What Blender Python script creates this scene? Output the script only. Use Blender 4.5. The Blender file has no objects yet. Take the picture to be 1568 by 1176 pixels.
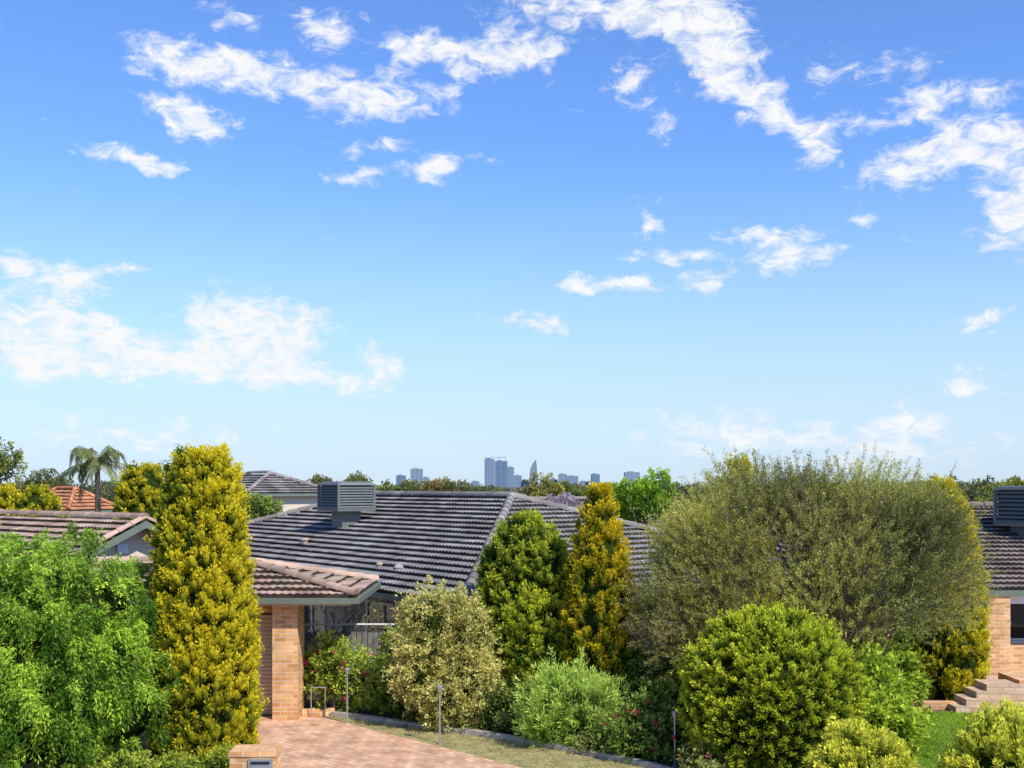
import bpy, math, numpy as np
from mathutils import Vector, Matrix
rng=np.random.default_rng(11)
scene=bpy.context.scene
scene.view_settings.view_transform='Standard'
scene.view_settings.look='None'
scene.view_settings.exposure=0
scene.view_settings.gamma=1

def A(x): return np.asarray(x,dtype=float)
def nrm(a):
    a=A(a); return a/np.maximum(np.linalg.norm(a,axis=-1,keepdims=True),1e-9)
_sd=[(nrm(rng.normal(size=3)),rng.uniform(0,6.28),rng.uniform(.6,1.6)) for _ in range(9)]
def sn(P,f):
    P=A(P); s=np.zeros(P.shape[0])
    for d,ph,k in _sd: s+=np.sin((P@d)*f*k+ph)
    return s/4.5   # about -1..1

# ------------------------------------------------------------- mesh builder
SMOOTH=('roof_tiles','ridge_caps','gable_roof_tiles','gable_ridge_caps','foliage')
class MB:
    def __init__(s): s.V=[];s.L=[];s.S=[];s.C=[];s.M=[];s.n=0
    def add(s,V,F,col=(1,1,1),m=0):
        V=A(V).reshape(-1,3); F=np.asarray(F,dtype=np.int64)
        if F.ndim==1: F=F[None,:]
        s.V.append(V); s.L.append((F+s.n).ravel()); s.S.append(np.full(len(F),F.shape[1]))
        c=A(col); c=np.broadcast_to(c,(len(V),3)); s.C.append(c); s.M.append(np.full(len(F),m)); s.n+=len(V)
    def build(s,name,mats,parent=None,smooth=None,uv=False,origin=(0,0,0)):
        V=np.concatenate(s.V)-A(origin); L=np.concatenate(s.L); S=np.concatenate(s.S); C=np.concatenate(s.C); M=np.concatenate(s.M)
        mats=mats if isinstance(mats,(list,tuple)) else [mats]
        if smooth is None: smooth=(name in SMOOTH) or mats[0].name.startswith(('foliage','shrub'))
        me=bpy.data.meshes.new(name)
        me.vertices.add(len(V)); me.vertices.foreach_set('co',V.ravel())
        me.loops.add(len(L)); me.loops.foreach_set('vertex_index',L.astype(np.int32))
        me.polygons.add(len(S)); st=np.concatenate([[0],np.cumsum(S)[:-1]]).astype(np.int32)
        me.polygons.foreach_set('loop_start',st)
        me.polygons.foreach_set('material_index',M.astype(np.int32))
        me.polygons.foreach_set('use_smooth',np.full(len(S),bool(smooth)))
        me.update(calc_edges=True)
        at=me.attributes.new('tint','FLOAT_COLOR','POINT')
        at.data.foreach_set('color',np.concatenate([C,np.ones((len(C),1))],1).ravel())
        if uv:
            N=np.zeros(len(S)*3); me.polygons.foreach_get('normal',N); N=N.reshape(-1,3)
            Nl=np.repeat(N,S,axis=0); P=(V+A(origin))[L]
            T=np.stack([-Nl[:,1],Nl[:,0],np.zeros(len(Nl))],1); hor=np.abs(Nl[:,2])>.7
            T=nrm(T); u=(P*T).sum(1); v=P[:,2].copy()
            u[hor]=P[hor,0]; v[hor]=P[hor,1]
            ul=me.uv_layers.new(name='UVMap'); ul.data.foreach_set('uv',np.stack([u,v],1).ravel())
        for m in mats: me.materials.append(m)
        ob=bpy.data.objects.new(name,me); scene.collection.objects.link(ob); ob.location=origin
        if parent is not None:
            ob.parent=parent; ob.matrix_parent_inverse=Matrix.Translation(-Vector(parent.location))
        return ob
def empty(name,loc):
    e=bpy.data.objects.new(name,None); e.location=loc; e.empty_display_size=.3; scene.collection.objects.link(e); return e

def box(mb,c,size,rot=0,col=(1,1,1),m=0,taper=1.0,tz=None):
    c=A(c); sx,sy,sz=[k/2 for k in size]
    V=[]
    for z,t in ((-sz,1),(sz,taper)):
        for x,y in ((-sx,-sy),(sx,-sy),(sx,sy),(-sx,sy)):
            V.append((x*t,y*t,z))
    V=A(V); cr,sr=math.cos(rot),math.sin(rot)
    V=np.stack([V[:,0]*cr-V[:,1]*sr,V[:,0]*sr+V[:,1]*cr,V[:,2]],1)+c
    F=[(0,3,2,1),(4,5,6,7),(0,1,5,4),(1,2,6,5),(2,3,7,6),(3,0,4,7)]
    mb.add(V,F,col,m)
def offset_poly(P,d):   # CCW polygon, inward offset d
    P=A(P); n=len(P); out=[]
    for i in range(n):
        a,b,c=P[i-1],P[i],P[(i+1)%n]
        e1=nrm(b-a); e2=nrm(c-b); n1=A((-e1[1],e1[0])); n2=A((-e2[1],e2[0]))
        k=n1+n2; k=k/np.dot(k,n1); out.append(b+k*d)
    return A(out)
def ring(mb,poly,t,z0,z1,col=(1,1,1),m=0):
    o=A(poly); i=offset_poly(o,t); n=len(o)
    V=np.concatenate([np.c_[o,np.full(n,z0)],np.c_[o,np.full(n,z1)],np.c_[i,np.full(n,z0)],np.c_[i,np.full(n,z1)]])
    F=[]
    for k in range(n):
        j=(k+1)%n
        F+= [(k,j,n+j,n+k),(2*n+j,2*n+k,3*n+k,3*n+j),(n+k,n+j,3*n+j,3*n+k),(j,k,2*n+k,2*n+j)]
    mb.add(V,F,col,m)
def tube(mb,pts,rad,col=(1,1,1),m=0,sides=7,cap=True):
    P=A(pts); n=len(P); rad=np.broadcast_to(A(rad),(n,))
    V=[]
    for i in range(n):
        t=nrm(P[min(i+1,n-1)]-P[max(i-1,0)]); ref=A((0,0,1)) if abs(t[2])<.9 else A((1,0,0))
        a=nrm(np.cross(t,ref)); b=np.cross(t,a)
        th=np.arange(sides)/sides*2*math.pi
        V.append(P[i]+rad[i]*(np.cos(th)[:,None]*a+np.sin(th)[:,None]*b))
    V=np.concatenate(V); F=[]
    for i in range(n-1):
        for k in range(sides):
            k2=(k+1)%sides; F.append((i*sides+k,i*sides+k2,(i+1)*sides+k2,(i+1)*sides+k))
    mb.add(V,F,col,m)
    if cap:
        mb.add(V[-sides:],np.arange(sides)[None,:],col,m)
def sheet(name,poly,z,mat,origin=None,parent=None):
    mb=MB(); P=A(poly); mb.add(np.c_[P,np.full(len(P),z)],np.arange(len(P))[None,:]); return mb.build(name,mat,uv=True,parent=parent)
def kerb(name,path,w,h,mat,z=0.0):
    P=A(path); n=len(P); mb=MB(); V=[]
    for i in range(n):
        t=nrm(P[min(i+1,n-1)]-P[max(i-1,0)]); s=A((-t[1],t[0]))*w/2
        for q,zz in ((s,z),(s*.85,z+h),(-s*.85,z+h),(-s,z)):
            p=P[i]+q; V.append((p[0],p[1],zz))
    F=[]
    for i in range(n-1):
        for k in range(3): F.append((i*4+k,i*4+k+1,(i+1)*4+k+1,(i+1)*4+k))
    mb.add(V,F); return mb.build(name,mat,uv=True)
def smooth_path(P,n=8):
    P=A(P); out=[]
    for i in range(len(P)-1):
        p0=P[max(i-1,0)];p1=P[i];p2=P[i+1];p3=P[min(i+2,len(P)-1)]
        for k in range(n):
            t=k/n; out.append(.5*((2*p1)+(-p0+p2)*t+(2*p0-5*p1+4*p2-p3)*t*t+(-p0+3*p1-3*p2+p3)*t**3))
    out.append(P[-1]); return A(out)

# ------------------------------------------------------------- materials
def newmat(name):
    m=bpy.data.materials.new(name); m.use_nodes=True; nt=m.node_tree; nt.nodes.clear()
    out=nt.nodes.new('ShaderNodeOutputMaterial'); return m,nt,out
def N(nt,t,**k):
    n=nt.nodes.new(t)
    for a,b in k.items(): setattr(n,a,b)
    return n
def leafmat(name,trans=.35,rough=.5,spec=.35):
    m,nt,out=newmat(name); L=nt.links.new
    at=N(nt,'ShaderNodeAttribute',attribute_name='tint')
    p=N(nt,'ShaderNodeBsdfPrincipled'); p.inputs['Roughness'].default_value=rough; p.inputs['Specular IOR Level'].default_value=spec
    tr=N(nt,'ShaderNodeBsdfTranslucent'); mx=N(nt,'ShaderNodeMixShader'); mx.inputs[0].default_value=trans
    L(at.outputs['Color'],p.inputs['Base Color']); L(at.outputs['Color'],tr.inputs['Color'])
    L(p.outputs[0],mx.inputs[1]); L(tr.outputs[0],mx.inputs[2]); L(mx.outputs[0],out.inputs[0]); return m
def plain(name,col,rough=.7,metal=0,nscale=4,nvar=.2,bump=.0,spec=.4,tint=False,detail=5,coord='Object'):
    m,nt,out=newmat(name); L=nt.links.new
    p=N(nt,'ShaderNodeBsdfPrincipled'); p.inputs['Roughness'].default_value=rough; p.inputs['Metallic'].default_value=metal; p.inputs['Specular IOR Level'].default_value=spec
    tc=N(nt,'ShaderNodeTexCoord'); no=N(nt,'ShaderNodeTexNoise'); no.inputs['Scale'].default_value=nscale; no.inputs['Detail'].default_value=detail
    L(tc.outputs[coord],no.inputs['Vector'])
    mr=N(nt,'ShaderNodeMapRange'); mr.inputs[1].default_value=.3; mr.inputs[2].default_value=.7; mr.inputs[3].default_value=1-nvar; mr.inputs[4].default_value=1+nvar
    L(no.outputs['Fac'],mr.inputs[0])
    mul=N(nt,'ShaderNodeVectorMath',operation='SCALE'); L(mr.outputs[0],mul.inputs['Scale'])
    if tint:
        at=N(nt,'ShaderNodeAttribute',attribute_name='tint'); m2=N(nt,'ShaderNodeVectorMath',operation='MULTIPLY'); L(at.outputs['Color'],m2.inputs[0]); m2.inputs[1].default_value=col[:3]; L(m2.outputs[0],mul.inputs[0])
    else: mul.inputs[0].default_value=col[:3]
    L(mul.outputs[0],p.inputs['Base Color'])
    if bump:
        b=N(nt,'ShaderNodeBump'); b.inputs['Strength'].default_value=bump; b.inputs['Distance'].default_value=.02; L(no.outputs['Fac'],b.inputs['Height']); L(b.outputs[0],p.inputs['Normal'])
    L(p.outputs[0],out.inputs[0]); return m
def brick(name,c1,c2,mortar,bw=.24,rh=.086,ms=.006,rot=0,nvar=.2,rough=.9):
    m,nt,out=newmat(name); L=nt.links.new
    uv=N(nt,'ShaderNodeUVMap'); mp=N(nt,'ShaderNodeMapping'); mp.inputs['Rotation'].default_value=(0,0,rot)
    L(uv.outputs[0],mp.inputs[0])
    b=N(nt,'ShaderNodeTexBrick'); b.inputs['Scale'].default_value=1; b.inputs['Brick Width'].default_value=bw; b.inputs['Row Height'].default_value=rh; b.inputs['Mortar Size'].default_value=ms
    b.inputs['Mortar Smooth'].default_value=.2; b.inputs['Bias'].default_value=0
    b.inputs['Color1'].default_value=(*c1,1); b.inputs['Color2'].default_value=(*c2,1); b.inputs['Mortar'].default_value=(*mortar,1)
    L(mp.outputs[0],b.inputs['Vector'])
    no=N(nt,'ShaderNodeTexNoise'); no.inputs['Scale'].default_value=2.5; no.inputs['Detail'].default_value=6; L(uv.outputs[0],no.inputs['Vector'])
    mr=N(nt,'ShaderNodeMapRange'); mr.inputs[1].default_value=.3; mr.inputs[2].default_value=.7; mr.inputs[3].default_value=1-nvar; mr.inputs[4].default_value=1+nvar
    L(no.outputs['Fac'],mr.inputs[0])
    mul=N(nt,'ShaderNodeVectorMath',operation='SCALE'); L(b.outputs['Color'],mul.inputs[0]); L(mr.outputs[0],mul.inputs['Scale'])
    p=N(nt,'ShaderNodeBsdfPrincipled'); p.inputs['Roughness'].default_value=rough; p.inputs['Specular IOR Level'].default_value=.2
    L(mul.outputs[0],p.inputs['Base Color'])
    bp=N(nt,'ShaderNodeBump'); bp.invert=True; bp.inputs['Strength'].default_value=.6; bp.inputs['Distance'].default_value=.012; L(b.outputs['Fac'],bp.inputs['Height']); L(bp.outputs[0],p.inputs['Normal'])
    L(p.outputs[0],out.inputs[0]); return m

M_leaf=leafmat('foliage_leaf',.36,.65,.12); M_leafs=leafmat('shrub_leaf_glossy',.38,.5,.18)
M_bark=plain('bark',(.15,.115,.085),.9,nscale=9,nvar=.4,bump=.5)
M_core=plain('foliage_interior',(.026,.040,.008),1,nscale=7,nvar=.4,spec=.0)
M_tile_main=plain('charcoal_roof_tiles',(.275,.25,.235),.85,nscale=.9,nvar=.3,spec=.12,tint=True)
M_tile_left=plain('pink_brown_roof_tiles',(.44,.31,.235),.85,nscale=1.2,nvar=.3,tint=True,spec=.12)
M_tile_right=plain('grey_brown_roof_tiles',(.25,.20,.175),.8,nscale=1.2,nvar=.22,tint=True,spec=.12)
M_tile_orange=plain('terracotta_roof_tiles',(.50,.21,.11),.8,nscale=1,nvar=.2,tint=True,spec=.12)
M_fascia=plain('green_grey_gutter',(.15,.18,.14),.5,nvar=.1)
M_white=plain('white_paint',(.75,.74,.70),.6,nvar=.06)
M_cream=plain('cream_render',(.68,.57,.44),.85,nvar=.08)
M_glass=plain('window_glass',(.02,.03,.035),.08,nvar=.1,spec=.8)
M_brick_o=brick('orange_brick',(.80,.46,.20),(.54,.25,.10),(.66,.53,.38),ms=.010)
M_brick_g=brick('cream_grey_brick',(.40,.34,.26),(.28,.235,.18),(.44,.40,.33),ms=.010)
M_paver=brick('brick_pavers',(.74,.46,.29),(.56,.30,.18),(.38,.28,.2),bw=.23,rh=.115,ms=.009,rot=.78,nvar=.26)
M_pave2=brick('patio_pavers',(.66,.47,.32),(.52,.34,.22),(.40,.31,.22),bw=.23,rh=.115,ms=.008)
M_conc=plain('concrete',(.36,.32,.27),.9,nscale=8,nvar=.2,bump=.3)
M_cool=plain('cooler_plastic',(.14,.15,.145),.5,nvar=.1)
M_coold=plain('cooler_interior',(.015,.017,.018),.8,nvar=.1)
M_metal=plain('galvanised_metal',(.45,.46,.46),.4,metal=.6,nvar=.1)
M_fence=plain('weathered_timber',(.20,.19,.17),.85,nscale=7,nvar=.35)
M_door=plain('garage_door_paint',(.62,.48,.33),.55,nvar=.06)
M_red=plain('red_paint',(.5,.03,.02),.5,nvar=.1)

# ------------------------------------------------------------- sky, sun, camera
SUN_EL=math.radians(46); SUN_AZ=math.radians(138)
sund=A((math.sin(SUN_AZ)*math.cos(SUN_EL),math.cos(SUN_AZ)*math.cos(SUN_EL),math.sin(SUN_EL)))
w=bpy.data.worlds.new("World"); scene.world=w; w.use_nodes=True; nt=w.node_tree; nt.nodes.clear(); L=nt.links.new
wo=N(nt,'ShaderNodeOutputWorld'); bg=N(nt,'ShaderNodeBackground'); bg.inputs['Strength'].default_value=.15
sky=N(nt,'ShaderNodeTexSky',sky_type='NISHITA'); sky.sun_disc=False; sky.sun_elevation=SUN_EL; sky.sun_rotation=SUN_AZ; sky.air_density=1.0; sky.dust_density=.25; sky.ozone_density=2.5
hs=N(nt,'ShaderNodeVectorMath',operation='MULTIPLY'); hs.inputs[1].default_value=(.78,1.06,1.52)
L(sky.outputs[0],hs.inputs[0])
tc=N(nt,'ShaderNodeTexCoord'); sp=N(nt,'ShaderNodeSeparateXYZ'); L(tc.outputs['Generated'],sp.inputs[0])
az=N(nt,'ShaderNodeMath',operation='ARCTAN2'); L(sp.outputs[0],az.inputs[0]); L(sp.outputs[1],az.inputs[1])
el=N(nt,'ShaderNodeMath',operation='ARCSINE'); L(sp.outputs[2],el.inputs[0])
cb=N(nt,'ShaderNodeCombineXYZ'); L(az.outputs[0],cb.inputs[0]); L(el.outputs[0],cb.inputs[1])
wn=N(nt,'ShaderNodeTexNoise'); wn.inputs['Scale'].default_value=36; wn.inputs['Detail'].default_value=4; L(cb.outputs[0],wn.inputs['Vector'])
ws=N(nt,'ShaderNodeVectorMath',operation='MULTIPLY_ADD'); L(wn.outputs['Color'],ws.inputs[0]); ws.inputs[1].default_value=(.055,.030,0); ws.inputs[2].default_value=(-.0275,-.015,0)
wa=N(nt,'ShaderNodeVectorMath',operation='ADD'); L(cb.outputs[0],wa.inputs[0]); L(ws.outputs[0],wa.inputs[1])
# cloud banks: tangent-of-azimuth*1680, tangent-of-elevation*1680, half sizes, tilt (deg), density
CL=[(-510,658,100,34,0,1),(-394,632,120,36,0,1),(-214,592,120,42,0,1.05),(-284,702,58,36,0,.9),(-424,712,60,22,0,.6),
(-154,670,66,32,0,.95),(-24,662,105,34,0,.95),(-84,615,50,22,35,.7),(40,662,42,30,0,.75),(-514,580,56,30,-20,1.05),(-474,555,62,34,-12,1.05),(-604,505,62,24,0,1),(-534,490,42,18,0,.85),
(-119,485,56,25,0,1.05),(-244,475,48,18,0,.85),(-204,517,68,14,0,.75),(-59,510,44,12,0,.65),
(116,730,170,36,0,.95),(276,715,118,62,-20,1.05),(316,655,84,52,-40,1.05),(386,585,60,38,-30,.9),(446,545,62,34,-25,.68),(466,510,46,22,0,.62),(186,615,40,42,-50,.68),(226,555,42,28,-40,.68),
(506,635,80,36,0,.5),(616,645,60,26,0,.56),(626,595,40,26,0,.95),(546,560,105,26,0,.58),(716,605,66,26,0,.8),(716,535,98,48,0,1.05),(606,490,88,34,0,1),(766,430,58,90,0,1.1),
(206,405,28,38,30,.8),(396,387,92,19,0,.9),(246,350,90,15,0,.85),(426,350,100,25,0,.9),(106,315,82,16,0,.85),(166,302,88,13,0,.75),(306,315,60,19,0,.9),
(-754,335,72,34,0,.9),(-654,315,54,32,15,.98),(-584,333,34,15,0,.85),
(-724,245,118,60,0,1.08),(-604,205,128,48,0,1.05),(-424,255,102,60,0,1.12),(-344,225,78,56,0,1.05),(-364,178,88,34,0,.9),(-484,185,128,34,0,.88),(-744,185,68,38,0,.85),(-199,190,30,44,50,.92),(-244,160,70,22,0,.8),
(61,245,32,17,0,.8),(6,255,58,13,0,.65),(716,255,48,22,15,.85),(691,155,48,34,0,.85),(541,410,24,20,0,.75),
(306,85,180,46,0,.7),(596,105,66,34,0,.68),(566,58,210,46,0,.66),(-584,75,240,36,0,.56),
(-1500,500,300,80,0,1),(1500,420,260,70,0,1)]
prev=None
for (tx,ty,rx,ry,rot,s) in CL:
    u=tx/1680;v=ty/1680; a_=math.atan(u); e_=math.atan(v*math.cos(a_)); k=math.cos(a_)
    sx=1.25*rx/1680*k; sy=1.25*ry/1680*k
    if abs(rot)>10:
        mp=N(nt,'ShaderNodeMapping',vector_type='TEXTURE'); mp.inputs['Location'].default_value=(a_,e_,0); mp.inputs['Rotation'].default_value=(0,0,math.radians(rot)); mp.inputs['Scale'].default_value=(sx,sy,1)
    else:
        mp=N(nt,'ShaderNodeVectorMath',operation='MULTIPLY_ADD'); mp.inputs[1].default_value=(1/sx,1/sy,0); mp.inputs[2].default_value=(-a_/sx,-e_/sy,0)
    L(wa.outputs[0],mp.inputs[0]); g=N(nt,'ShaderNodeTexGradient',gradient_type='SPHERICAL'); L(mp.outputs[0],g.inputs[0])
    m_=N(nt,'ShaderNodeMath',operation='MULTIPLY_ADD'); L(g.outputs['Fac'],m_.inputs[0]); m_.inputs[1].default_value=s
    if prev is None: m_.inputs[2].default_value=0
    else: L(prev.outputs[0],m_.inputs[2])
    prev=m_
mps=N(nt,'ShaderNodeMapping'); mps.inputs['Scale'].default_value=(1,1.9,1); L(cb.outputs[0],mps.inputs[0])
fb=N(nt,'ShaderNodeTexNoise'); fb.inputs['Scale'].default_value=42; fb.inputs['Detail'].default_value=7; fb.inputs['Roughness'].default_value=.66; fb.inputs['Distortion'].default_value=.6; L(mps.outputs[0],fb.inputs['Vector'])
mk=N(nt,'ShaderNodeMath',operation='MINIMUM'); L(prev.outputs[0],mk.inputs[0]); mk.inputs[1].default_value=.82
dn=N(nt,'ShaderNodeMath',operation='MULTIPLY_ADD'); L(fb.outputs['Fac'],dn.inputs[0]); dn.inputs[1].default_value=1.9; L(mk.outputs[0],dn.inputs[2])
mr=N(nt,'ShaderNodeMapRange',interpolation_type='SMOOTHSTEP'); mr.inputs[1].default_value=1.16; mr.inputs[2].default_value=1.95; L(dn.outputs[0],mr.inputs[0])
cc=N(nt,'ShaderNodeMix',data_type='RGBA'); cc.inputs[6].default_value=(5.5,6.0,6.5,1); cc.inputs[7].default_value=(6.4,6.4,6.5,1)
cr=N(nt,'ShaderNodeMapRange'); cr.inputs[1].default_value=.35; cr.inputs[2].default_value=.58; L(fb.outputs['Fac'],cr.inputs[0]); L(cr.outputs[0],cc.inputs[0])
hz=N(nt,'ShaderNodeMapRange',interpolation_type='SMOOTHSTEP'); hz.inputs[1].default_value=-.02; hz.inputs[2].default_value=.30; hz.inputs[3].default_value=.85; hz.inputs[4].default_value=0; L(el.outputs[0],hz.inputs[0])
hm=N(nt,'ShaderNodeMix',data_type='RGBA'); L(hz.outputs[0],hm.inputs[0]); L(hs.outputs[0],hm.inputs[6]); hm.inputs[7].default_value=(4.1,4.95,5.9,1)
mc=N(nt,'ShaderNodeMix',data_type='RGBA'); L(mr.outputs[0],mc.inputs[0]); L(hm.outputs[2],mc.inputs[6]); L(cc.outputs[2],mc.inputs[7])
L(mc.outputs[2],bg.inputs['Color']); L(bg.outputs[0],wo.inputs[0])
w.cycles.sampling_method='MANUAL'; w.cycles.sample_map_resolution=256

sl=bpy.data.lights.new('sun','SUN'); sl.energy=5.0; sl.angle=math.radians(.5); sl.color=(1,.95,.84)
so=bpy.data.objects.new('sun',sl); scene.collection.objects.link(so); so.rotation_euler=Vector(sund).to_track_quat('Z','Y').to_euler(); so.location=(20,-10,30)
cam=bpy.data.cameras.new('camera'); cam.sensor_width=36; cam.lens=36*1680/1568; cam.shift_y=157/1568; cam.clip_end=30000; cam.clip_start=.1
co=bpy.data.objects.new('camera',cam); scene.collection.objects.link(co); co.location=(0,0,4.6); co.rotation_euler=(math.pi/2,0,0); scene.camera=co

# ------------------------------------------------------------- ground
def ground_mat():
    m,nt,out=newmat('garden_soil'); L=nt.links.new
    tc=N(nt,'ShaderNodeTexCoord')
    n2=N(nt,'ShaderNodeTexNoise'); n2.inputs['Scale'].default_value=18; n2.inputs['Detail'].default_value=6
    L(tc.outputs['Object'],n2.inputs['Vector'])
    r=N(nt,'ShaderNodeValToRGB'); r.color_ramp.elements[0].position=.35; r.color_ramp.elements[0].color=(.055,.038,.024,1); r.color_ramp.elements[1].position=.7; r.color_ramp.elements[1].color=(.20,.14,.085,1)
    L(n2.outputs['Fac'],r.inputs[0]); p=N(nt,'ShaderNodeBsdfPrincipled'); p.inputs['Roughness'].default_value=.95; L(r.outputs[0],p.inputs['Base Color'])
    b=N(nt,'ShaderNodeBump'); b.inputs['Strength'].default_value=.8; b.inputs['Distance'].default_value=.03; L(n2.outputs['Fac'],b.inputs['Height']); L(b.outputs[0],p.inputs['Normal'])
    L(p.outputs[0],out.inputs[0]); return m
sheet('ground',[(-14000,-500),(14000,-500),(14000,14000),(-14000,14000)],0,ground_mat())
drive=[(-7.4,21.93),(-5.9,20.2),(-4.3,18.4),(-3.9,17.0),(-3.2,15.2),(-2.2,12),(-1.8,9.0),(5.2,9.0),(4.2,12),(2.6,15.5),(.17,17.9),(-2.0,20.1),(-3.85,21.93)]
sheet('driveway',drive,.008,M_paver)
M_grassbase=plain('lawn_soil',(.12,.16,.03),.95,nscale=3,nvar=.4)
M_drybase=plain('dry_lawn_soil',(.34,.28,.13),.95,nscale=3,nvar=.35)
edge=smooth_path([(-3.6,22.0),(-3.1,21.75),(-1.8,20.95),(-.29,20.07),(1.1,18.95),(2.2,18.0),(3.4,16.4),(4.9,14.9),(5.9,12.5),(6.4,9)])
kerb('garden_edging',edge,.14,.09,M_conc)
verge=[(-3.82,21.93),(-1.98,20.1),(.19,17.9),(2.62,15.5),(4.22,12),(5.2,9.0)]+[tuple(p) for p in edge[::-1]]
sheet('verge_lawn',[(p[0],p[1]) for p in verge],.004,M_drybase)
lawnp=[(6.6,13.5),(13.5,13.5),(13.5,22.4),(9.0,22.3),(7.3,22.4),(6.4,20.5),(6.2,16)]
sheet('lawn',lawnp,.004,M_grassbase)
kerb('road_kerb',[(-60,8.9),(60,8.9)],.25,.12,M_conc)
sheet('road',[(-80,1),(80,1),(80,8.75),(-80,8.75)],.004,plain('asphalt',(.05,.05,.05),.9,nscale=30,nvar=.3))

def leaves(mb,c,a,n,Ln,W,col,m=0,fold=.15,mid=.45):
    a=nrm(a); s=nrm(np.cross(a,n)); nn=np.cross(s,a)
    Ln=np.broadcast_to(A(Ln),(len(c),))[:,None]; W=np.broadcast_to(A(W),(len(c),))[:,None]
    V=np.stack([c,c+a*Ln*mid+s*W/2+nn*W*fold,c+a*Ln,c+a*Ln*mid-s*W/2+nn*W*fold],1).reshape(-1,3)
    k=np.arange(len(c))*4
    mb.add(V,np.stack([k,k+1,k+2,k+3],1),np.repeat(np.broadcast_to(A(col),(len(c),3)),4,axis=0),m)
def inpoly(P,poly):
    x,y=P[:,0],P[:,1]; r=np.zeros(len(P),bool); n=len(poly)
    for i in range(n):
        x1,y1=poly[i]; x2,y2=poly[(i+1)%n]
        if y1==y2: continue
        r^=((y1>y)!=(y2>y))&(x<(x2-x1)*(y-y1)/(y2-y1)+x1)
    return r
def grass(name,poly,n,c1,c2,h=.05):
    q=A(poly)[:,:2]; P=rng.uniform(q.min(0),q.max(0),(n,2)); P=P[inpoly(P,q)]; P=np.c_[P,np.full(len(P),.003)]
    t=np.clip(.5+.5*sn(P,2.2)+rng.normal(0,.25,len(P)),0,1)[:,None]; col=A(c1)*(1-t)+A(c2)*t
    a=np.c_[rng.normal(0,.5,(len(P),2)),np.ones(len(P))]
    mb=MB(); leaves(mb,P,a,rng.normal(size=(len(P),3)),rng.uniform(.6,1.3,len(P))*h,.014,col); return mb.build(name,M_leaf)
grass('lawn_grass',lawnp,100000,(.22,.40,.02),(.42,.58,.04))
grass('verge_grass',verge,60000,(.50,.42,.16),(.28,.34,.07),.035)

# ------------------------------------------------------------- foliage helpers
_lv=[];_lf=[]
for i in range(5):
    th=math.pi*i/4
    for k in range(6): _lv.append((math.sin(th)*math.cos(k/6*6.2832+i*.5),math.sin(th)*math.sin(k/6*6.2832+i*.5),-math.cos(th)))
for i in range(4):
    for k in range(6): _lf.append((i*6+k,i*6+(k+1)%6,(i+1)*6+(k+1)%6,(i+1)*6+k))
_lv=A(_lv);_lf=np.array(_lf)
def tufts(mb,P,D,nl,tl,tw,lL,lW,cd,cl,bright,jit=.45,m=0,updir=0.0,solid=False):
    M=len(P); D=nrm(D); tl=np.broadcast_to(A(tl),(M,)); tw=np.broadcast_to(A(tw),(M,))
    idx=np.repeat(np.arange(M),nl); K=len(idx); t=rng.uniform(0,1,K)**(.7 if solid else .8)
    off=rng.normal(size=(K,3)); off-= (off*D[idx]).sum(1)[:,None]*D[idx]; off=nrm(off)*(rng.uniform(.15 if solid else 0,1,K)**(.5))[:,None]
    if solid: rad=tw[idx]*np.sqrt(np.clip(1.05-(t-.42)**2/.36,.02,1))*np.where(t>.75,(1.25-t)/.5,1)
    else:
        rad=tw[idx]*np.sqrt(np.clip(1.02-(t-.35)**2/.45,.05,1)); rad=rad*np.where(t>.7,(1.15-t)/.45,1)
    c=P[idx]+D[idx]*(t*tl[idx])[:,None]+off*rad[:,None]
    if solid:
        a=D[idx]*1.0+off*.6+rng.normal(0,jit,(K,3)); nn=off+D[idx]*(t-.4)[:,None]*1.2+rng.normal(0,.35,(K,3))
        S1=nrm(np.cross(D,rng.normal(size=(M,3)))); S2=np.cross(D,S1)
        w_=tw*.58
        Lp=(P+D*(tl*.42)[:,None])[:,None,:]+_lv[None,:,0:1]*S1[:,None,:]*w_[:,None,None]+_lv[None,:,1:2]*S2[:,None,:]*w_[:,None,None]+_lv[None,:,2:3]*D[:,None,:]*(tl*.42)[:,None,None]
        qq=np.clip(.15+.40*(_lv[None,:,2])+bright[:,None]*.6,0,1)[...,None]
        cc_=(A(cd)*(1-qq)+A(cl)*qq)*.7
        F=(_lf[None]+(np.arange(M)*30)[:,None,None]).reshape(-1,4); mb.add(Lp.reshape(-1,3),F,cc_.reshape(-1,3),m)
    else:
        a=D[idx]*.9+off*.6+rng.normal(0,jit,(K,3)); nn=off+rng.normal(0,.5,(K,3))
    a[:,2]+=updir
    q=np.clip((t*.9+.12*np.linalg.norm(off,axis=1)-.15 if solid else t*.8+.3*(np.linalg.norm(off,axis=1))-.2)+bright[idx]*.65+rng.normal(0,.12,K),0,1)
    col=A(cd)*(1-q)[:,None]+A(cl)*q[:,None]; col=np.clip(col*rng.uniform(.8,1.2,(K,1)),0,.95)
    leaves(mb,c,a,nn,rng.uniform(.6,1.4,K)*lL,rng.uniform(.7,1.3,K)*lW,col,m)

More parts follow.
